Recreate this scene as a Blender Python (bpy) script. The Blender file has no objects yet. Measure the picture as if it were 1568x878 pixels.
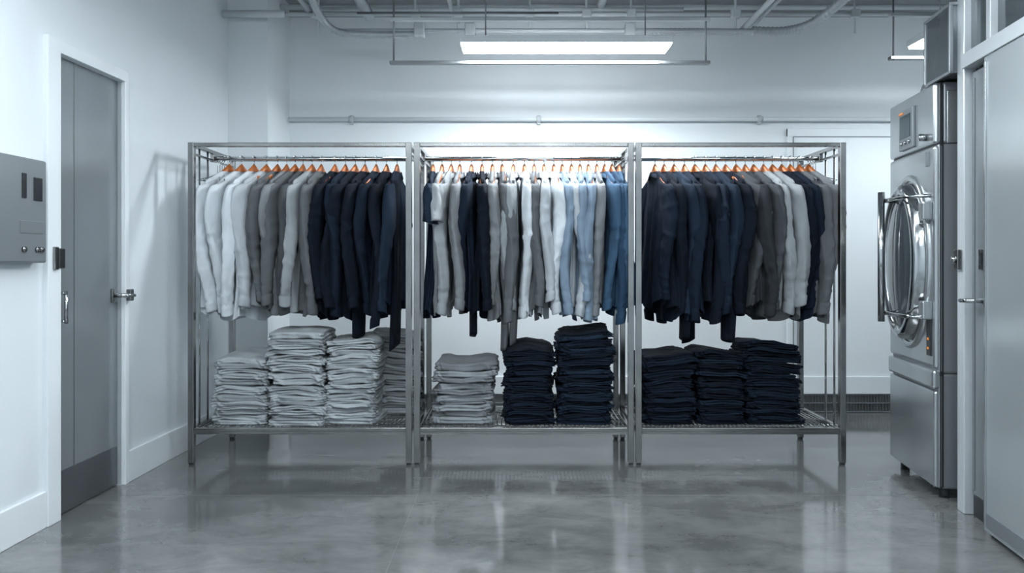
import bpy, bmesh, math, random
import numpy as np
from mathutils import Matrix, Vector

rng = np.random.default_rng(7)
random.seed(7)

# ------------------------------------------------------------------ materials
def mat_base(name):
    m = bpy.data.materials.new(name); m.use_nodes = True
    nt = m.node_tree
    return m, nt, nt.nodes["Principled BSDF"]

def mapping(nt, scale=(1,1,1), coord='Object'):
    tc = nt.nodes.new('ShaderNodeTexCoord'); mp = nt.nodes.new('ShaderNodeMapping')
    mp.inputs['Scale'].default_value = scale
    nt.links.new(tc.outputs[coord], mp.inputs['Vector'])
    return mp.outputs['Vector']

def noise(nt, vec, scale, detail=4, rough=0.5, dist=0.0):
    n = nt.nodes.new('ShaderNodeTexNoise')
    n.inputs['Scale'].default_value = scale; n.inputs['Detail'].default_value = detail
    n.inputs['Roughness'].default_value = rough; n.inputs['Distortion'].default_value = dist
    nt.links.new(vec, n.inputs['Vector']); return n.outputs['Fac']

def ramp(nt, fac, stops):
    r = nt.nodes.new('ShaderNodeValToRGB')
    e = r.color_ramp.elements
    while len(e) < len(stops): e.new(0.5)
    for i,(p,c) in enumerate(stops):
        e[i].position = p; e[i].color = (*c,1) if len(c)==3 else c
    nt.links.new(fac, r.inputs['Fac']); return r.outputs['Color']

def math_(nt, op, a, bb):
    n=nt.nodes.new('ShaderNodeMath'); n.operation=op
    for i,x in enumerate((a,bb)):
        if x is None: continue
        if isinstance(x,(int,float)): n.inputs[i].default_value=x
        else: nt.links.new(x,n.inputs[i])
    return n.outputs[0]

def bump(nt, bsdf, h, strength, dist=0.01):
    b = nt.nodes.new('ShaderNodeBump'); b.inputs['Strength'].default_value = strength
    b.inputs['Distance'].default_value = dist
    nt.links.new(h, b.inputs['Height']); nt.links.new(b.outputs['Normal'], bsdf.inputs['Normal'])

def simple(name, col, rough=0.5, metal=0.0, var=0.06, nscale=3.0, bmp=0.0, spec=0.5, bscale=60):
    m, nt, b = mat_base(name)
    v = mapping(nt)
    f = noise(nt, v, nscale, 3)
    c1 = tuple(max(0,c*(1-var)) for c in col); c2 = tuple(min(1,c*(1+var)) for c in col)
    nt.links.new(ramp(nt, f, [(0.3,c1),(0.7,c2)]), b.inputs['Base Color'])
    b.inputs['Roughness'].default_value = rough; b.inputs['Metallic'].default_value = metal
    b.inputs['Specular IOR Level'].default_value = spec
    if bmp>0: bump(nt, b, noise(nt, v, bscale, 2), bmp, 0.002)
    return m

def cloth(name, col, rough=0.88):
    m, nt, b = mat_base(name)
    v = mapping(nt, (1,1,0.5))
    f = noise(nt, v, 8, 3)
    c1 = tuple(c*0.84 for c in col); c2 = tuple(min(1,c*1.14) for c in col)
    nt.links.new(ramp(nt, f, [(0.3,c1),(0.7,c2)]), b.inputs['Base Color'])
    b.inputs['Roughness'].default_value = rough
    b.inputs['Specular IOR Level'].default_value = 0.18
    v2 = mapping(nt, (1,1,0.6))
    f2 = noise(nt, v2, 8, 2, 0.45, 0.35)
    ridge = math_(nt,'ABSOLUTE',math_(nt,'SUBTRACT',f2,0.5),None)
    f3 = noise(nt, v2, 22, 2, 0.4, 0.1)
    h = math_(nt,'ADD',math_(nt,'MULTIPLY',ridge,2.4),math_(nt,'MULTIPLY',f3,0.3))
    bump(nt, b, h, 0.65, 0.015)
    return m

def emis(name, col, s):
    m, nt, b = mat_base(name)
    b.inputs['Base Color'].default_value = (*col,1)
    b.inputs['Emission Color'].default_value = (*col,1)
    b.inputs['Emission Strength'].default_value = s
    return m

M = {}
M['wall'] = simple('wall_paint_white', (0.76,0.805,0.83), 0.45, var=0.03, nscale=1.2, bmp=0.05, bscale=90)
M['wall_gloss'] = simple('wall_paint_gloss', (0.73,0.775,0.805), 0.13, var=0.03, nscale=1.0, bmp=0.02, bscale=25, spec=0.65)
M['trim'] = simple('trim_white', (0.75,0.79,0.815), 0.3, var=0.02)
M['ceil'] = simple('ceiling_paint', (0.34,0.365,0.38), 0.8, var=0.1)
M['conduit'] = simple('painted_conduit', (0.50,0.535,0.555), 0.4, var=0.08)
M['conduit_dark'] = simple('galvanised_conduit', (0.20,0.215,0.225), 0.35, 0.7, var=0.1)
M['flex'] = simple('flex_duct_foil', (0.42,0.45,0.47), 0.4, 0.4, var=0.1)
M['steel'] = simple('rack_steel', (0.30,0.302,0.30), 0.22, 1.0, var=0.12, nscale=8)
M['chrome'] = simple('chrome', (0.50,0.52,0.53), 0.14, 1.0, var=0.05)
M['wood'] = simple('hanger_wood', (0.50,0.135,0.022), 0.45, var=0.25, nscale=25)
M['door'] = simple('door_grey_metal', (0.25,0.275,0.29), 0.22, 0.35, var=0.05, nscale=1.5)
M['door2'] = simple('door_light_metal', (0.43,0.465,0.485), 0.2, 0.45, var=0.05, nscale=1.5)
M['frame2'] = simple('partition_frame', (0.57,0.605,0.63), 0.28, 0.2, var=0.04)
M['kick'] = simple('kick_plate', (0.15,0.16,0.17), 0.3, 0.6, var=0.08)
M['box'] = simple('panel_box_grey', (0.20,0.22,0.235), 0.42, 0.3, var=0.05)
M['dark'] = simple('dark_plastic_gap_shade', (0.02,0.024,0.028), 0.3, var=0.1)
M['grille'] = simple('grille_grey', (0.14,0.15,0.155), 0.5, var=0.1)
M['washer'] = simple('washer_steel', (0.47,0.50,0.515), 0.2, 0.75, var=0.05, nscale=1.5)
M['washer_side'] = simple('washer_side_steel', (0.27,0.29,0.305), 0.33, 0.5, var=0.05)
M['amber'] = emis('amber_indicator', (0.8,0.25,0.03), 0.3)
M['screen'] = simple('display_screen', (0.03,0.05,0.06), 0.12, var=0.2)
M['lamp'] = emis('fluorescent_diffuser', (0.89,0.955,1.0), 88)
M['lamp2'] = emis('ceiling_diffuser', (0.865,0.945,1.0), 39)
M['housing'] = simple('lamp_housing', (0.6,0.63,0.65), 0.4, var=0.03)
m, nt, b = mat_base('smoked_glass'); b.inputs['Base Color'].default_value=(0.09,0.105,0.115,1)
b.inputs['Roughness'].default_value=0.06; b.inputs['Metallic'].default_value=0.35; M['glass']=m
m, nt, b = mat_base('porthole_glass'); b.inputs['Base Color'].default_value=(0.05,0.06,0.068,1)
b.inputs['Roughness'].default_value=0.05; b.inputs['Coat Weight'].default_value=0.6; M['porthole']=m
m, nt, b = mat_base('polished_concrete')
v = mapping(nt)
big = noise(nt, v, 1.3, 7, 0.62, 0.6)
col = ramp(nt, big, [(0.33,(0.105,0.111,0.111)),(0.46,(0.155,0.161,0.161)),(0.58,(0.185,0.191,0.189)),(0.70,(0.235,0.240,0.236))])
sm = noise(nt, mapping(nt,(0.6,1.4,1)), 5.0, 9, 0.72, 0.5)
col2 = ramp(nt, sm, [(0.36,(0.62,0.62,0.62)),(0.6,(1.06,1.06,1.06))])
mx = nt.nodes.new('ShaderNodeMix'); mx.data_type='RGBA'; mx.blend_type='MULTIPLY'
mx.inputs[0].default_value=0.8
nt.links.new(col, mx.inputs[6]); nt.links.new(col2, mx.inputs[7])
nt.links.new(mx.outputs[2], b.inputs['Base Color'])
rr = ramp(nt, noise(nt, v, 3.1, 6, 0.65), [(0.3,(0.07,)*3),(0.7,(0.19,)*3)])
nt.links.new(rr, b.inputs['Roughness'])
b.inputs['Specular IOR Level'].default_value=0.9
b.inputs['Coat Weight'].default_value=0.5; b.inputs['Coat Roughness'].default_value=0.09
bump(nt, b, noise(nt, v, 4.0, 3), 0.05, 0.01)
M['floor']=m
M['joint'] = simple('floor_joint', (0.20,0.206,0.206), 0.22)

CL = {
 'W': cloth('cloth_white', (0.60,0.64,0.675)), 'W2': cloth('cloth_offwhite', (0.42,0.45,0.48)),
 'L': cloth('cloth_light_grey', (0.27,0.288,0.302)), 'L2': cloth('cloth_heather', (0.185,0.196,0.207)),
 'M': cloth('cloth_mid_grey', (0.105,0.113,0.121)), 'M2': cloth('cloth_grey', (0.060,0.066,0.073)),
 'C': cloth('cloth_charcoal', (0.026,0.029,0.034)),
 'N': cloth('cloth_navy', (0.0060,0.012,0.024)), 'N2': cloth('cloth_dark_navy', (0.0036,0.0068,0.0135)),
 'N3': cloth('cloth_ink', (0.010,0.019,0.035)),
 'B': cloth('cloth_denim', (0.026,0.058,0.105)), 'B2': cloth('cloth_denim_light', (0.046,0.095,0.16)),
 'S': cloth('cloth_sky', (0.20,0.265,0.34)),
 'F': cloth('cloth_folded_grey', (0.37,0.395,0.41)), 'F2': cloth('cloth_folded_heather', (0.27,0.288,0.30)),
}

# ------------------------------------------------------------------ builder
class MB:
    def __init__(s): s.v=[]; s.f=[]; s.mi=[]; s.sm=[]; s.mats=[]; s.M=Matrix.Identity(4); s.n=0
    def mi_(s, m):
        if m not in s.mats: s.mats.append(m)
        return s.mats.index(m)
    def add(s, verts, faces, mat, smooth=False):
        V = np.asarray(verts, dtype=float)
        A = np.array(s.M)
        V = V @ A[:3,:3].T + A[:3,3]
        k = s.n; s.v.append(V); s.n += len(V)
        i = s.mi_(mat)
        for f in faces: s.f.append([a+k for a in f])
        s.mi += [i]*len(faces); s.sm += [smooth]*len(faces)
    def box(s, x0,x1,y0,y1,z0,z1, mat, bev=0.0):
        bm = bmesh.new(); bmesh.ops.create_cube(bm, size=1)
        for v in bm.verts:
            v.co = Vector(((x0+x1)/2+v.co.x*(x1-x0),(y0+y1)/2+v.co.y*(y1-y0),(z0+z1)/2+v.co.z*(z1-z0)))
        if bev>0:
            bmesh.ops.bevel(bm, geom=bm.edges[:], offset=bev, segments=2, affect='EDGES', profile=0.5)
        bm.verts.index_update()
        s.add([v.co[:] for v in bm.verts], [[v.index for v in f.verts] for f in bm.faces], mat)
        bm.free()
    def loft(s, R, mat, caps=(False,False), smooth=True):
        R = np.asarray(R); nr,nc,_ = R.shape
        F=[]
        for i in range(nr-1):
            for j in range(nc):
                j2=(j+1)%nc
                F.append([i*nc+j, i*nc+j2, (i+1)*nc+j2, (i+1)*nc+j])
        if caps[0]: F.append(list(range(nc))[::-1])
        if caps[1]: F.append([(nr-1)*nc+j for j in range(nc)])
        s.add(R.reshape(-1,3), F, mat, smooth)
    def tube(s, pts, r, mat, seg=12, sub=1, caps=True):
        P = np.asarray(pts, float)
        if sub>1:
            Q=[]; n=len(P)
            for i in range(n-1):
                p0=P[max(i-1,0)];p1=P[i];p2=P[i+1];p3=P[min(i+2,n-1)]
                for k in range(sub):
                    t=k/sub
                    Q.append(0.5*((2*p1)+(-p0+p2)*t+(2*p0-5*p1+4*p2-p3)*t*t+(-p0+3*p1-3*p2+p3)*t**3))
            Q.append(P[-1]); P=np.array(Q)
        n=len(P); T=np.gradient(P,axis=0)
        T/= np.linalg.norm(T,axis=1)[:,None]+1e-12
        up=np.array([0,0,1.0]) if abs(T[0][2])<0.9 else np.array([1.0,0,0])
        rs = np.full(n,r) if np.isscalar(r) else np.interp(np.linspace(0,1,n), np.linspace(0,1,len(r)), r)
        a=np.linspace(0,2*np.pi,seg,endpoint=False)
        R=[]; N=up-np.dot(up,T[0])*T[0]; N/=np.linalg.norm(N)
        for i in range(n):
            N=N-np.dot(N,T[i])*T[i]; N/=np.linalg.norm(N); B=np.cross(T[i],N)
            R.append(P[i]+rs[i]*(np.cos(a)[:,None]*N+np.sin(a)[:,None]*B))
        s.loft(R, mat, (caps,caps))
    def done(s, name, parent=None):
        me=bpy.data.meshes.new(name)
        V=np.concatenate(s.v)
        me.from_pydata(V.tolist(),[],s.f)
        for m in s.mats: me.materials.append(m)
        me.polygons.foreach_set('material_index', s.mi)
        me.polygons.foreach_set('use_smooth', s.sm)
        me.update()
        bm=bmesh.new(); bm.from_mesh(me); bmesh.ops.recalc_face_normals(bm, faces=bm.faces[:]); bm.to_mesh(me); bm.free()
        o=bpy.data.objects.new(name, me); bpy.context.collection.objects.link(o)
        if parent: o.parent=parent
        return o

def frame(ox, oy, ux, uy):
    l=math.hypot(ux,uy); ux/=l; uy/=l
    return Matrix(((uy,ux,0,ox),(-ux,uy,0,oy),(0,0,1,0),(0,0,0,1)))

CZ=3.06
# ------------------------------------------------------------------ shell
b=MB(); b.box(-2.5,4.2,-6.0,1.6,-0.1,0,M['floor']); b.done('floor')
b=MB()
b.box(-0.461,-0.459,-2.2,0.35,0.0,0.0006,M['joint'])
b.box(-1.95,2.4,-0.501,-0.499,0.0,0.0006,M['joint'])
b.done('trim_floor_joint')
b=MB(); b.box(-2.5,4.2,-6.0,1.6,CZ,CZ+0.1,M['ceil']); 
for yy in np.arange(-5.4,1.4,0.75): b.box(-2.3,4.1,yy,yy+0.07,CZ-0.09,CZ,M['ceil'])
b.done('ceiling')
b=MB(); b.box(-2.5,4.2,1.36,1.5,0,CZ,M['wall']); b.done('wall_back')
b=MB(); b.box(4.0,4.15,-6.0,1.36,0,CZ,M['wall']); b.done('wall_right')
b=MB(); b.box(-2.5,4.2,-6.0,-5.85,0,CZ,M['wall']); b.done('wall_front')

LW=frame(-2.01,-1.2,0.031,1.0)
D0,D1=0.372,0.857
b=MB(); b.M=LW
b.box(-0.16,0,-4.7,D0,0,CZ,M['wall_gloss']); b.box(-0.16,0,D1,2.62,0,CZ,M['wall_gloss']); b.box(-0.16,0,D0,D1,2.055,CZ,M['wall_gloss'])
b.done('wall_left')
b=MB(); b.M=LW
b.box(0,0.016,-4.6,D0-0.083,0,0.155,M['trim'],0.003); b.box(0,0.016,D1+0.032,2.09,0,0.16,M['trim'],0.003)
b.done('baseboard_left')
b=MB(); b.M=LW
b.box(-0.055,-0.02,D0,D1,0.005,2.055,M['door'],0.002)
b.box(-0.02,-0.0185,D0+0.145,D0+0.149,0.01,2.05,M['kick'])
b.box(-0.02,-0.016,D0+0.01,D1-0.01,0.01,0.20,M['kick'],0.001)
b.box(-0.06,0.022,D0-0.083,D0,0,2.055,M['trim'],0.003)
b.box(-0.06,0.022,D1,D1+0.032,0,2.055,M['trim'],0.003)
b.box(-0.06,0.0225,D0-0.083,D1+0.032,2.05,2.108,M['trim'],0.003)
for z in (0.87,0.995): b.tube([(-0.02,D0+0.035,z),(0.02,D0+0.035,z)],0.006,M['chrome'])
b.tube([(0.02,D0+0.035,0.86),(0.02,D0+0.035,1.005)],0.008,M['chrome'])
b.box(0.0,0.035,D0-0.055,D0-0.03,1.10,1.20,M['steel'],0.004)
b.box(0.0,0.028,D0-0.02,D0+0.02,1.105,1.195,M['steel'],0.004)
b.box(-0.02,-0.008,D1-0.06,D1-0.02,0.93,1.0,M['steel'],0.003)
b.tube([(-0.01,D1-0.04,0.965),(0.05,D1-0.04,0.965)],0.011,M['chrome'])
b.tube([(0.045,D1-0.04,0.965),(0.05,D1+0.03,0.962)],0.009,M['chrome'])
b.box(0.022,0.05,D1+0.002,D1+0.028,0.935,0.995,M['steel'],0.004)
b.done('door_left')
b=MB(); b.M=LW
b.box(0,0.055,-0.22,0.235,1.13,1.555,M['box'],0.008)
b.box(0.055,0.058,0.09,0.115,1.39,1.49,M['dark'],0.001)
b.box(0.055,0.059,0.155,0.205,1.385,1.48,M['dark'],0.002)
b.box(0.055,0.057,0.08,0.21,1.25,1.30,M['washer_side'],0.001)
for u,z in ((0.1,1.185),(0.175,1.185),(0.2,1.185)): b.tube([(0.055,u,z),(0.064,u,z)],0.011,M['steel'])
b.tube([(0.03,0.235,1.16),(0.03,0.245,1.16)],0.012,M['steel'])
b.done('wall_control_box')

b=MB(); b.box(-2.05,-1.67,0.89,1.37,0,CZ,M['wall']); b.done('wall_pillar')
b=MB(); b.box(-1.95,-1.655,0.874,0.89,0,0.16,M['trim'],0.003); b.box(-1.67,-1.654,0.874,1.36,0,0.16,M['trim'],0.003); b.done('baseboard_pillar')
b=MB(); b.box(-1.655,4.0,1.335,1.36,0.142,0.275,M['trim'],0.004); b.done('baseboard_back')
b=MB(); b.box(-1.655,4.0,1.352,1.36,0.0,0.142,M['grille'])
for x in np.arange(-1.65,4.0,0.022): b.box(x,x+0.007,1.343,1.353,0.01,0.138,M['kick'])
for z in (0.005,0.07,0.132): b.box(-1.655,4.0,1.34,1.354,z,z+0.008,M['box'])
b.done('floor_vent_grille')
b=MB()
b.tube([(-1.67,1.33,2.197),(4.0,1.33,2.197)],0.016,M['trim'],16)
for x in (-1.2,0.2,1.85,3.2): 
    b.tube([(x-0.018,1.33,2.197),(x+0.018,1.33,2.197)],0.025,M['conduit'],16); b.box(x-0.012,x+0.012,1.33,1.36,2.16,2.23,M['conduit'],0.003)
b.done('wall_conduit')
b=MB()
b.box(2.06,2.11,1.335,1.36,0.275,2.13,M['trim'],0.003); b.box(2.06,3.35,1.333,1.36,2.07,2.13,M['trim'],0.003); b.box(3.30,3.35,1.335,1.36,0.275,2.13,M['trim'],0.003)
b.box(2.11,3.30,1.348,1.36,0.275,2.07,M['wall'],0.002)
b.box(2.10,2.106,1.330,1.336,0.28,2.07,M['box'])
b.done('wall_panel_back')  # framed access panel above the baseboard, not a door

# ------------------------------------------------------------------ right partition
b=MB(); PW=frame(2.035,-0.72,-0.164,-1.0)
b.M=PW
def P(n0,n1,u0,u1,z0,z1,m,bev=0.002): b.box(n0,n1,u0,u1,z0,z1,m,bev)
F2=M['frame2']
P(-0.07,0.0,-0.03,0.035,0,CZ,F2,0.004)
P(-0.07,0.012,0.035,1.56,2.0,2.065,F2,0.003)
P(-0.07,0.0,0.235,0.27,0.0,2.0,F2,0.003)
P(-0.07,0.0,1.50,1.56,0,CZ,F2,0.003)
P(-0.07,0.0,0.23,0.265,2.065,CZ,F2,0.003)
P(-0.07,0.0,0.80,0.84,2.065,CZ,F2,0.003)
P(-0.04,-0.03,0.035,0.23,2.065,CZ,M['glass'],0)
P(-0.04,-0.03,0.265,0.80,2.065,CZ,M['glass'],0)
P(-0.04,-0.03,0.84,1.50,2.065,CZ,M['glass'],0)
P(-0.06,0.0,0.035,1.5,2.42,2.45,F2,0.003)
b.done('wall_partition')
b=MB(); b.M=PW
P(-0.055,-0.03,0.045,0.225,0.10,1.98,M['door'])
P(-0.06,-0.05,0.035,0.235,0.0,2.0,M['dark'],0)  # dark sheet added behind the leaf, stands in for shade in its gaps
P(-0.03,-0.026,0.06,0.072,0.12,1.95,M['box'],0.001)
P(-0.03,-0.02,0.12,0.165,1.10,1.19,M['steel'],0.003)
b.box(-0.02,-0.018,0.13,0.155,1.12,1.17,M['dark'])
b.tube([(-0.03,0.14,0.965),(0.03,0.14,0.965)],0.010,M['chrome']); b.tube([(0.028,0.145,0.965),(0.028,0.065,0.962)],0.009,M['chrome'])
P(-0.055,-0.035,0.045,0.225,0.0,0.10,M['dark'])
b.done('door_partition')
b=MB(); b.M=PW
P(0.0,0.03,0.278,1.48,0.02,1.985,M['door2'],0.005)
P(0.03,0.034,0.30,1.46,0.04,0.10,M['box'],0.001)
P(0.03,0.036,0.290,0.303,0.05,1.96,M['washer'],0.001)
b.done('door_sliding')
b=MB(); b.M=PW
P(0.0,0.02,-0.02,0.02,1.10,1.19,M['steel'],0.003); b.tube([(0.02,0.0,1.145),(0.035,0.0,1.145)],0.014,M['chrome'])
b.done('post_latch')
b=MB(); b.box(1.79,1.9,-6.0,-2.22,0,CZ,M['wall']); b.done('wall_right_near')

# ------------------------------------------------------------------ washer
WM=frame(2.02,-0.56,0.09,0.57)
b=MB(); b.M=WM
W=0.575
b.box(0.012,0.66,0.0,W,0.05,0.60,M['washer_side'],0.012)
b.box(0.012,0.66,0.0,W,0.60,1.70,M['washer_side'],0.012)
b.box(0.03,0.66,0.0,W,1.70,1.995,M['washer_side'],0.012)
b.box(-0.004,0.03,0.004,W-0.004,0.055,0.515,M['washer'],0.010)
b.box(-0.012,0.03,0.002,W-0.002,0.525,0.615,M['washer'],0.012)
b.box(-0.004,0.03,0.004,W-0.004,0.625,1.69,M['washer'],0.014)
b.box(-0.004,0.05,0.004,W-0.004,1.70,1.99,M['washer'],0.012)
b.box(0.02,0.03,0.0,W,0.05,1.99,M['dark'])
b.box(0.05,0.17,-0.004,0.0,1.70,1.95,M['washer'],0.002)
b.box(0.03,0.035,-0.003,0.001,0.06,1.98,M['dark'])
b.box(-0.018,-0.003,0.22,0.40,1.72,1.93,M['box'],0.004)
b.box(-0.021,-0.017,0.25,0.38,1.78,1.90,M['screen'],0.002)
b.box(-0.023,-0.018,0.34,0.39,1.908,1.918,M['amber'],0.002)
for i in range(3): b.tube([(-0.018,0.26+i*0.05,1.755),(-0.026,0.26+i*0.05,1.755)],0.010,M['chrome'])
b.tube([(-0.004,0.10,1.745),(-0.035,0.10,1.745)],0.018,M['chrome'],20)
b.box(-0.01,0,0.06,0.09,1.60,1.67,M['box'],0.002)
b.box(-0.012,-0.002,0.03,0.075,0.68,0.86,M['dark'],0.003)
for z in (0.71,0.755): b.box(-0.015,-0.010,0.047,0.058,z,z+0.012,M['amber'],0.001)
cy,cz=0.30,1.135; a=np.linspace(0,2*np.pi,72,endpoint=False)
def oval(n,ry,rz): return np.stack([np.full_like(a,n),cy+ry*np.cos(a),cz+rz*np.sin(a)],1)
b.loft([oval(-0.004,0.262,0.45),oval(-0.016,0.258,0.445),oval(-0.018,0.235,0.42),oval(-0.008,0.232,0.415)],M['washer'])
b.loft([oval(-0.006,0.228,0.405),oval(-0.05,0.222,0.398),oval(-0.066,0.205,0.38),oval(-0.068,0.185,0.355),oval(-0.052,0.172,0.34),oval(-0.03,0.168,0.335)],M['chrome'])
b.loft([oval(-0.05,0.176,0.342),oval(-0.060,0.16,0.32),oval(-0.072,0.12,0.25),oval(-0.080,0.06,0.13),oval(-0.082,0.005,0.01)],M['porthole'],(False,True))
for z in (0.90,1.38): 
    b.box(-0.05,-0.004,0.02,0.075,z-0.045,z+0.045,M['washer'],0.008)
hy=0.33
b.tube([(-0.130,hy,0.82),(-0.130,hy,1.50)],0.017,M['chrome'],20)
for z in (0.865,1.455):
    b.tube([(-0.130,hy,z),(-0.06,hy,z)],0.012,M['chrome'],16)
    b.tube([(-0.11,hy,z),(-0.09,0.10,z),(-0.004,0.05,z)],0.010,M['chrome'],12,6)
for y in (0.05,W-0.05):
    for x in (0.06,0.58): b.tube([(x,y,0.0),(x,y,0.06)],0.022,M['dark'],16)
b.tube([(0.16,0.40,1.98),(0.15,0.40,2.05),(0.22,0.40,2.09),(0.34,0.40,2.09)],0.055,M['box'],20,6)
b.done('industrial_washing_machine')
b=MB(); b.M=WM
b.box(0.01,0.5,-0.13,0.14,2.0,2.32,M['glass'])
for (y0,y1,z0,z1) in ((-0.135,-0.12,1.998,2.325),(0.13,0.145,1.998,2.325),(-0.135,0.145,1.998,2.012),(-0.135,0.145,2.31,2.325)):
    b.box(0.004,0.02,y0,y1,z0,z1,M['washer_side'],0.002)
b.box(0.004,0.5,-0.136,-0.12,2.31,2.325,M['washer_side'],0.002)
b.done('glass_control_cabinet')

# ------------------------------------------------------------------ ceiling services
b=MB()
b.tube([(-1.90,0.80,2.795),(3.9,0.80,2.795)],0.014,M['conduit'],12)
b.tube([(-1.93,0.78,2.79),(-1.52,0.78,2.79)],0.024,M['conduit'],14)
b.tube([(-1.45,1.0,2.90),(1.2,1.0,2.90)],0.014,M['conduit'],12)
b.tube([(-1.2,0.80,2.685),(1.62,0.80,2.685)],0.015,M['conduit'],12)
b.tube([(-1.9,1.15,2.97),(3.9,1.15,2.97)],0.02,M['conduit'],12)
b.tube([(-1.5,0.95,2.84),(2.6,0.95,2.84)],0.009,M['conduit_dark'],8)
b.tube([(-1.0,0.62,2.74),(0.3,0.62,2.74)],0.008,M['conduit_dark'],8)
b.tube([(1.56,0.95,2.71),(1.56,-3.5,2.71)],0.018,M['conduit'],12)
b.tube([(1.66,0.95,2.76),(1.66,-3.5,2.76)],0.012,M['conduit'],12)
b.tube([(-1.36,0.90,2.82),(-1.36,-3.5,2.82)],0.018,M['conduit'],12)
b.tube([(-0.40,0.85,2.80),(-0.40,-3.5,2.80)],0.014,M['conduit'],12)
b.tube([(0.62,1.1,2.93),(0.62,-3.5,2.93)],0.03,M['conduit'],14)
for x,y in ((-0.36,0.8),(0.12,0.8),(0.80,0.8),(-1.3,0.8),(1.5,0.8),(2.3,0.8),(-0.65,0.8),(0.5,0.8)):
    b.tube([(x,y,2.67),(x,y,CZ)],0.008,M['conduit'],8)
    b.box(x-0.03,x+0.03,y-0.025,y+0.025,2.77,2.825,M['conduit'],0.006)
for x in (-0.62,-0.28,0.79): b.box(x-0.035,x+0.035,0.76,0.83,2.64,2.73,M['conduit'],0.008)
b.done('ceiling_conduits')
def flex(b,pts,r,sub):
    P0=np.asarray(pts,float); n=(len(P0)-1)*sub+1
    rs=[r*(1+0.10*math.sin(i*math.pi/1.5)) for i in range(n)]
    b.tube(pts,rs,M['flex'],16,sub)
b=MB()
flex(b,[(-1.27,0.5,2.92),(-1.28,0.62,2.80),(-1.20,0.78,2.69),(-1.0,0.8,2.66),(-0.6,0.8,2.66)],0.024,30)
flex(b,[(0.95,0.82,2.685),(1.3,0.82,2.685),(1.55,0.83,2.685)],0.022,40)
flex(b,[(1.62,0.82,2.69),(1.85,0.82,2.69),(2.0,0.72,2.72),(2.10,0.45,2.80),(2.2,0.1,2.92),(2.25,-0.2,3.0)],0.030,26)
flex(b,[(-1.05,0.3,2.95),(-1.0,0.6,2.86),(-0.98,0.9,2.82)],0.035,20)
b.done('flexible_ducts')
def trapeze(x0,x1,y,z):
    b=MB()
    b.box(x0,x1,y-0.02,y+0.02,z-0.008,z+0.012,M['conduit_dark'],0.002)
    for x in (x0+0.025,x1-0.025): b.tube([(x,y,z-0.012),(x,y,CZ)],0.006,M['conduit_dark'],8)
    b.box(x0,x1,y-0.015,y+0.015,z+0.27,z+0.29,M['conduit'],0.002)
    b.done('suspended_trapeze_rail')
trapeze(-0.785,1.27,0.6,2.41)
trapeze(2.425,3.9,0.6,2.44)
def lamp(xc,yc,z,l,w,m):
    b=MB()
    x0,x1,y0,y1=xc-l/2,xc+l/2,yc-w/2,yc+w/2
    b.box(x0,x1,y0,y1,z+0.012,z+0.055,M['housing'],0.004)
    b.box(x0+0.01,x1-0.01,y0+0.008,y1-0.008,z,z+0.012,m)
    for x in (x0+0.15,x1-0.15): b.tube([(x,yc,z+0.05),(x,yc,CZ)],0.004,M['conduit_dark'],6)
    b.done('linear_ceiling_light')
lamp(0.328,0.40,2.44,1.28,0.20,M['lamp'])
lamp(3.13,0.42,2.475,1.28,0.20,M['lamp2'])
for x,y in ((-1.0,-1.7),(1.0,-1.7),(-0.9,-3.3),(0.9,-3.3),(0.0,-4.8)):  # unseen fixtures, added behind the camera to brighten the room
    lamp(x,y,2.60,1.28,0.20,M['lamp2'])

# ------------------------------------------------------------------ racks
DEP=0.60; HT=1.80; PR=0.033
units=[(-1.807,-0.560),(-0.547,0.680),(0.690,1.862)]
def rack(x0,x1,endl,endr):
    b=MB(); s=M['steel']; p=PR
    for x in (x0,x1-p):
        for y in (0,DEP-p):
            b.box(x,x+p,y,y+p,0.012,HT,s,0.003)
            b.box(x+0.004,x+p-0.004,y+0.004,y+p-0.004,0,0.014,M['dark'],0.001)
        b.box(x+0.004,x+p-0.004,p,DEP-p,HT-0.024,HT-0.002,s,0.003)
        b.box(x+0.004,x+p-0.004,p,DEP-p,0.172,0.206,s,0.003)
    for y in (0,DEP-p):
        b.box(x0+p,x1-p,y+0.003,y+p-0.003,HT-0.024,HT-0.001,s,0.003)
        b.box(x0+p,x1-p,y+0.003,y+p-0.003,0.170,0.208,s,0.003)
    b.box(x0+p,x1-p,-0.002,0.006,0.187,0.191,M['kick'])
    b.tube([(x0+p-0.005,DEP/2,1.752),(x1-p+0.005,DEP/2,1.752)],0.0125,M['chrome'],16)
    for x in (x0+0.005,x1-p+0.005):
        b.box(x,x+p-0.01,DEP/2-0.02,DEP/2+0.02,1.73,HT-0.01,s,0.002)
        b.box(x+0.002,x+p-0.012,p,DEP-p,1.733,1.745,s,0.002)
    for x in np.arange(x0+p+0.012,x1-p,0.0245): b.tube([(x,0.02,0.207),(x,DEP-0.02,0.207)],0.0028,M['chrome'],6)
    for y in (0.12,0.24,0.36,0.48): b.tube([(x0+0.02,y,0.200),(x1-0.02,y,0.200)],0.004,M['chrome'],8)
    ends=[]
    if endl: ends.append(x0+p/2)
    if endr: ends.append(x1-p/2)
    for x in ends:
        for y in (0.11,0.22): b.tube([(x,y,0.2),(x,y,HT-0.015)],0.006,M['chrome'],10)
    b.done('garment_rack')
rack(*units[0],True,False); rack(*units[1],False,False); rack(*units[2],False,True)

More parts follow.
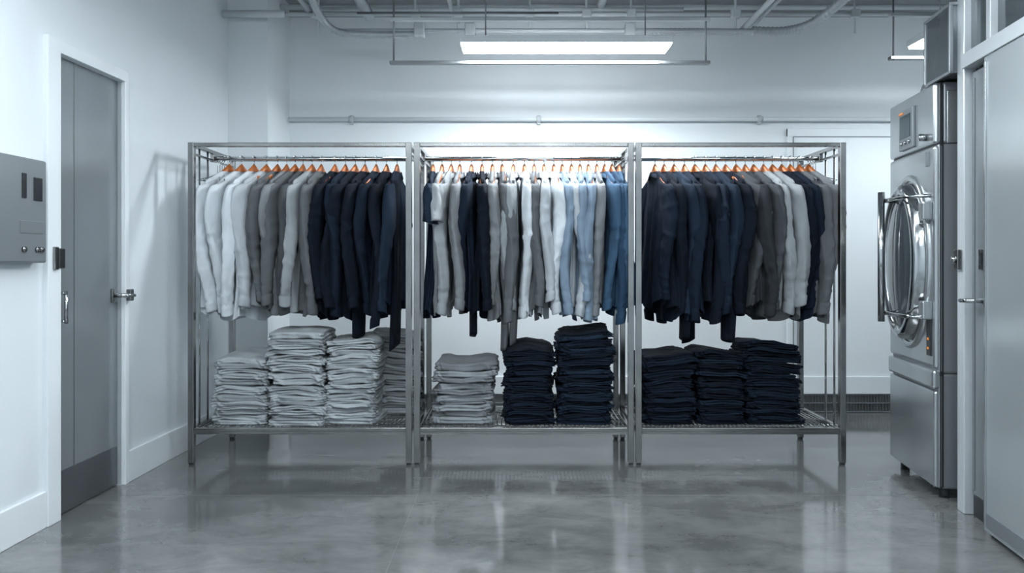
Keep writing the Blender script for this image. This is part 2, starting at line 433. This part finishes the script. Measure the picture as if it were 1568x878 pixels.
# ------------------------------------------------------------------ hangers
HZ=1.682
def hanger(b,x,yaw):
    b.M=Matrix.Translation((x,0.30,0))@Matrix.Rotation(yaw,4,'Z')
    n=25; ys=np.linspace(-0.175,0.175,n); R=[]
    a=np.linspace(0,2*np.pi,10,endpoint=False)
    for y in ys:
        t=abs(y)/0.175
        zc=HZ+0.006-0.115*t**0.95
        hz=0.022*(1-t)+0.012; hx=0.013-0.002*t
        R.append(np.stack([hx*np.cos(a),np.full_like(a,y),zc+hz*np.sin(a)],1))
    b.loft(R,M['wood'],(True,True))
    pts=[(0,0,HZ),(0,0,HZ+0.050),(0,0.014,HZ+0.060),(0,0.0195,HZ+0.072),(0,0.014,HZ+0.082),(0,0,HZ+0.0865),(0,-0.012,HZ+0.082),(0,-0.017,HZ+0.074)]
    b.tube(pts,0.0026,M['chrome'],8,4)

# ------------------------------------------------------------------ garments
def rdg(x):
    return 1-2*np.abs(np.sin(x/2))**0.8
def garment(b,x,yaw,mat,r,length=0.84,short=False,sl=0.74,collar=True):
    b.M=Matrix.Translation((x,0.30,HZ))@Matrix.Rotation(yaw,4,'Z')
    nc,nr=72,50
    a=np.linspace(0,2*np.pi,nc,endpoint=False)[None,:]; v=np.linspace(0,1,nr)[:,None]**1.15
    s=v*length
    q=np.clip(s/0.070,0,1)
    w=0.066+(0.188-0.066)*q**1.05+0.020*v*r.uniform(-0.6,1.5)
    t=0.015+0.011*np.clip(s/0.2,0,1)+0.006*v
    ca,sa=np.cos(a),np.sin(a)
    cab=np.sign(ca)*np.abs(ca)**0.85
    amp=np.clip(s/0.18,0,1)
    ph=r.uniform(0,6.28,8)
    y=w*cab*(1-0.06*amp*(1+np.sin(9*s+ph[0]))*0.5)
    fold=(rdg(y*34+ph[1]+3.0*s)+0.7*rdg(y*57+ph[2]-4*s)+0.6*np.sin(y*21+ph[3]+6*s))
    X=t*np.sign(sa)*np.abs(sa)**0.8+0.0085*amp*fold*(0.5+v)
    X=X+0.016*amp*np.sin(3.5*s+ph[4])
    y=y+0.011*amp*rdg(9*a+ph[5]+5*s)
    Z=-0.012-s+0*a
    Z=Z+0.03*np.abs(cab)**2*np.clip((v-0.8)*5,0,1)+0.018*np.sin(3*a+ph[0])*np.clip((v-0.8)*5,0,1)
    b.loft(np.stack([X+0*Z,y+0*Z,Z],2),mat)
    if collar:
        a1=np.linspace(0,2*np.pi,32,endpoint=False)
        R=[]
        for (cw,ct,cz) in ((0.074,0.018,-0.024),(0.066,0.023,-0.008),(0.062,0.024,0.000),(0.068,0.028,-0.001),(0.082,0.034,-0.026)):
            R.append(np.stack([ct*np.sin(a1),cw*np.cos(a1),cz-0.010-0.022*np.abs(np.cos(a1))],1))
        b.loft(R,mat)
    for side in (-1,1):
        L=0.24 if short else sl*r.uniform(0.94,1.06)
        n2=24 if short else 88; m2=36
        q=np.linspace(0,1,n2)
        dx=r.uniform(-0.034,0.034); bend=r.uniform(-0.08,0.035)
        if short:
            cyp=np.interp(q,[0,0.3,1],[0.140,0.205,0.262]); czp=np.interp(q,[0,0.3,1],[-0.085,-0.13,-0.09-L])
            ry=np.interp(q,[0,0.3,1],[0.075,0.085,0.092]); rx=np.interp(q,[0,0.4,1],[0.024,0.036,0.040])
            cxp=0.01*q
        else:
            K=[0,0.07,0.16,0.30,0.5,0.75,1]
            cyp=np.interp(q,K,[0.130,0.170,0.200,0.222,0.238+bend*0.4,0.238+bend,0.226+bend*1.3])
            czp=np.interp(q,K,[-0.068,-0.105,-0.085-L*0.16,-0.085-L*0.3,-0.085-L*0.5,-0.085-L*0.75,-0.085-L])
            ry=np.interp(q,K,[0.055,0.080,0.080,0.068,0.056,0.047,0.037]); rx=np.interp(q,K,[0.018,0.030,0.037,0.038,0.035,0.031,0.025])
            cxp=np.interp(q,K,[0,0,0.1*dx,0.4*dx,dx,dx*1.2,dx*0.8])
        kw=9 if not short else 5
        k=np.ones(kw)/kw
        def smo(z): 
            zz=np.pad(z,kw//2,mode='edge'); zz=np.convolve(zz,k,'valid'); zz[0]=z[0]; zz[-1]=z[-1]; return zz
        cyp,ry,rx,cxp=smo(cyp),smo(ry),smo(rx),smo(cxp)
        a2=np.linspace(0,2*np.pi,m2,endpoint=False)[None,:]; Q=q[:,None]
        p=r.uniform(0,6.28,12)
        elbow=np.exp(-((Q-0.5)/0.16)**2); low=np.exp(-((Q-0.84)/0.06)**2)
        f=1+0.10*np.sin(2*a2+p[0]+3*Q)+0.08*rdg(4*a2+p[1]-7*Q)*np.clip(Q*4,0,1)
        if not short:
            for kk in range(3):
                c0=r.uniform(0.15,0.85); wd=r.uniform(0.05,0.12); sl_=r.choice([-1,1])*r.uniform(1.0,2.5)
                f=f+np.exp(-((Q-c0)/wd)**2)*0.07*rdg(Q*r.uniform(40,70)+sl_*np.sin(a2+p[6+kk]))
            f=f+elbow*0.065*rdg(Q*44+2.4*np.sin(a2+p[2])+p[3])+low*0.07*rdg(Q*95+1.8*np.sin(a2+p[4]))
        f=f*np.clip(0.75+Q*5,0,1)
        if not short:
            f=np.where(Q>0.925,1.06+0.04*np.sin(2*a2+p[5]),f)
            f=np.where((Q>0.908)&(Q<=0.925),0.90,f)
        wv=0.014*np.sin(6*Q+p[9])*np.clip(Q*3,0,1)
        if short: wv=0
        Xs=cxp[:,None]+wv+rx[:,None]*f*np.sin(a2); Ys=side*(cyp[:,None]+ry[:,None]*f*np.cos(a2)); Zs=czp[:,None]+0.010*np.sin(a2+p[5])*Q+0*a2
        top=np.clip(1-Q*9,0,1); Zs=Zs+top*0.03*(-np.cos(a2))
        R=np.stack([Xs,Ys,Zs],2)
        last=R[-1:].copy(); c=last.mean(1,keepdims=True); inner=c+(last-c)*0.8; inner2=inner.copy(); inner2[...,2]+=0.04
        R=np.concatenate([R,inner,inner2],0)
        b.loft(R,mat,(False,True))
def trousers(b,x,yaw,mat,r,length=1.02):
    b.M=Matrix.Translation((x,0.30,HZ))@Matrix.Rotation(yaw,4,'Z')
    a=np.linspace(0,2*np.pi,36,endpoint=False)[None,:]; v=np.linspace(0,1,40)[:,None]
    y0=r.uniform(-0.12,0.0); w=0.085-0.022*v; p=r.uniform(0,6.28,3)
    y=y0+w*np.cos(a)*(1+0.06*np.sin(5*a+p[0]+4*v))
    X=0.022*np.sin(a)+0.008*np.sin(y*40+p[1]+3*v)+0.012*np.sin(3*v+p[2])*v
    Z=-0.08-v*(length-0.08)+0.02*np.sin(a+p[2])*v
    b.loft(np.stack([X,y+0*v,Z],2),mat,(True,True))

Xp=lambda px:(px-784)/255.4
runs=[
 ('hanging_white_shirts',[(351,'W'),(370,'W'),(389,'W'),(408,'W2')]),
 ('hanging_grey_shirts',[(425,'M'),(439,'L2'),(452,'M'),(464,'M2'),(478,'L'),(492,'M')]),
 ('hanging_navy_shirts',[(513,'N2'),(529,'N'),(544,'N2'),(559,'N2'),(576,'N'),(592,'N2'),(608,'N3')]),
 ('hanging_navy_shirts',[(663,'N3s')]),
 ('hanging_grey_shirts',[(677,'Ls'),(691,'L'),(704,'L2')]),
 ('hanging_navy_shirts',[(722,'N'),(738,'N2')]),
 ('hanging_grey_shirts',[(754,'L2'),(769,'M'),(786,'L')]),
 ('hanging_white_shirts',[(803,'W'),(818,'M'),(833,'W2'),(848,'W')]),
 ('hanging_blue_shirts',[(861,'S'),(875,'W2'),(888,'S'),(901,'S')]),
 ('hanging_grey_shirts',[(914,'L2')]),
 ('hanging_denim_shirts',[(926,'B2'),(937,'B'),(948,'B2')]),
 ('hanging_navy_shirts',[(1003,'N'),(1017,'N2'),(1032,'N3'),(1048,'N'),(1064,'N2'),(1080,'N'),(1096,'N3'),(1111,'N2')]),
 ('hanging_grey_shirts',[(1127,'M2'),(1141,'C'),(1154,'M2'),(1169,'L'),(1183,'L')]),
 ('hanging_navy_shirts',[(1197,'N2'),(1210,'N')]),
 ('hanging_grey_shirts',[(1224,'M'),(1238,'L2')]),
]
long_tr={608,722,769,786,1032,1096,1048,559}
allh=[[],[],[]]
for name,lst in runs:
    b=MB()
    for px,c in lst:
        short=c.endswith('s'); c=c.rstrip('s')
        x=Xp(px)
        r=np.random.default_rng(px+1)
        u=0 if x<-0.55 else (1 if x<0.685 else 2)
        base={0:-4,1:0,2:3}[u]+x*9
        if px==608: base=-4
        if px in (663,948): base=0
        if px>1215: base=12+ (px-1215)*0.25
        yaw=math.radians(base+r.uniform(-7,7)*(0.3 if px in (663,948,608,1003) else 1))
        allh[u].append((x,yaw))
        L=r.uniform(0.78,0.89)
        garment(b,x,yaw,CL[c],r,L,short,r.uniform(0.70,0.80))
        if px in long_tr:
            trousers(b,x+0.012,yaw,CL['N2' if c[0]=='N' else 'M'],r,r.uniform(0.96,1.06))
    b.done(name)
for u in range(3):
    b=MB()
    for x,yaw in allh[u]: hanger(b,x,yaw)
    b.M=Matrix.Identity(4); b.done('wooden_hangers')
def hooks(xs,seed):
    b=MB(); r=np.random.default_rng(seed); z=HZ
    for x in xs:
        b.M=Matrix.Translation((x,0.30,0))@Matrix.Rotation(math.radians(r.uniform(-25,25)),4,'Z')
        b.tube([(0,0,z-0.02),(0,0,z+0.050),(0,0.014,z+0.060),(0,0.0195,z+0.072),(0,0.014,z+0.082),(0,0,z+0.0865),(0,-0.012,z+0.082)],0.0028,M['chrome'],8,4)
        b.tube([(0,0,z-0.02),(0,-0.20,z-0.08),(0,0.20,z-0.08),(0,0,z-0.02)],0.0026,M['chrome'],8)
    b.done('wire_hangers')
hooks([-1.765,-1.752,-1.738,-1.725],1); hooks([1.775,1.79,1.805,1.82],2)

# ------------------------------------------------------------------ folded stacks
def stack(name,xc,yc,w,d,n,h,mats,seed,thickvar=0.25,amp=1.0):
    b=MB(); r=np.random.default_rng(seed)
    nc=96; a=np.linspace(0,2*np.pi,nc,endpoint=False)
    th=r.uniform(1-thickvar,1+thickvar,n); th=th/th.sum()*h
    z=0.2095
    ca,sa=np.cos(a),np.sin(a)
    e=0.24
    ox=np.sign(ca)*np.abs(ca)**e; oy=np.sign(sa)*np.abs(sa)**e
    ph=r.uniform(0,6.28,6); driftx=0; drifty=0
    for i in range(n):
        t=th[i]*1.04
        driftx+=r.uniform(-0.007,0.007)*amp; drifty+=r.uniform(-0.004,0.004)*amp
        W2=w/2*r.uniform(0.88,1.05); D2=d/2*r.uniform(0.93,1.04)
        p=r.uniform(0,6.28,8); rot=math.radians(r.uniform(-5,5))*amp
        prof=[]
        for rho in (0.03,0.35,0.65,0.85): prof.append((rho,0.0,1.0))
        for k in range(13):
            g=math.pi/2-math.pi*k/12
            prof.append((None,g,math.sin(g)))
        for rho in (0.85,0.65,0.35,0.03): prof.append((rho,0.0,-1.0))
        R=[]
        tx,ty=r.uniform(-0.010,0.010,2)
        for (rho,g,sg) in prof:
            if rho is None:
                lob=0.004*amp*np.abs(np.sin(2*g))*(1+0.5*np.sin(2*a+p[0]))
                groove=-0.006*math.exp(-(sg/0.2)**2)*(1+np.sin(3*a+p[1]))
                rim=1-0.5*t/W2*(1-math.cos(g)**0.7 if math.cos(g)>1e-6 else 1)
                X=ox*W2*rim; Y=oy*D2*rim
                wob=0.006*amp*np.sin(5*a+p[2])+0.004*amp*np.sin(11*a+p[3]+2*sg)+0.003*np.sin(19*a+p[4]+3*sg)
                X=X+ca*(wob+lob+groove); Y=Y+sa*(wob+lob+groove)
            else:
                X=ox*W2*rho*(1-0.5*t/W2); Y=oy*D2*rho*(1-0.5*t/W2)
            Z=z+t/2+sg*t/2
            hgt=(z-0.21)/max(h,0.01)
            sag=hgt*0.014*(np.sin(X*9+ph[0])+np.sin(Y*8+ph[1]))
            if i>0:
                sag=sag+0.004*amp*np.sin(X*26+p[5])+0.002*np.sin(X*55+p[6]+sg)+(X*tx+Y*ty)*2.0*min(1,hgt*3)
            sag=sag-(0.009 if i>0 else 0)*amp*(np.abs(X)/W2)**4*(0.6+0.4*np.sin(a*2+p[7]))
            rx=X*math.cos(rot)-Y*math.sin(rot); ry=X*math.sin(rot)+Y*math.cos(rot)
            R.append(np.stack([xc+driftx+rx,yc+drifty+ry,Z+sag],1))
        b.loft(R,CL[mats[i%len(mats)]],(True,True))
        z+=th[i]
    return b.done(name)
stack('folded_grey_trousers_stack',-1.545,0.23,0.325,0.34,13,0.375,['F','F','F2'],11)
stack('folded_grey_trousers_stack',-1.205,0.21,0.325,0.36,18,0.515,['F','F2','F'],12)
stack('folded_grey_trousers_stack',-0.925,0.23,0.305,0.34,17,0.48,['F','F','F2'],13)
stack('folded_grey_trousers_stack',-0.70,0.455,0.25,0.22,15,0.49,['L','L2'],14)
stack('folded_grey_trousers_stack',-0.275,0.26,0.345,0.36,10,0.36,['L','L2'],15,0.3)
stack('folded_navy_trousers_stack',0.10,0.22,0.285,0.34,19,0.43,['N2','N'],16)
stack('folded_navy_trousers_stack',0.42,0.22,0.31,0.34,24,0.54,['N','N3','N2'],17)
stack('folded_navy_trousers_stack',0.885,0.23,0.31,0.34,15,0.40,['N2','N'],18)
stack('folded_navy_trousers_stack',1.19,0.23,0.275,0.34,17,0.41,['N2','N2','N3'],19)
stack('folded_navy_trousers_stack',1.505,0.23,0.325,0.34,20,0.46,['N2','N'],20)

# ------------------------------------------------------------------ world + camera
w=bpy.data.worlds.new('World'); bpy.context.scene.world=w; w.use_nodes=True
w.node_tree.nodes['Background'].inputs['Color'].default_value=(0.7,0.75,0.8,1)
w.node_tree.nodes['Background'].inputs['Strength'].default_value=0.3
cam=bpy.data.cameras.new('camera'); co=bpy.data.objects.new('camera',cam); bpy.context.collection.objects.link(co)
co.location=(0,-3.9,1.138); co.rotation_euler=(math.pi/2,0,0)
cam.lens=24.62; cam.sensor_width=36; cam.shift_y=-0.0249; cam.clip_start=0.05
bpy.context.scene.camera=co
bpy.context.scene.view_settings.view_transform='Standard'
bpy.context.scene.view_settings.look='None'
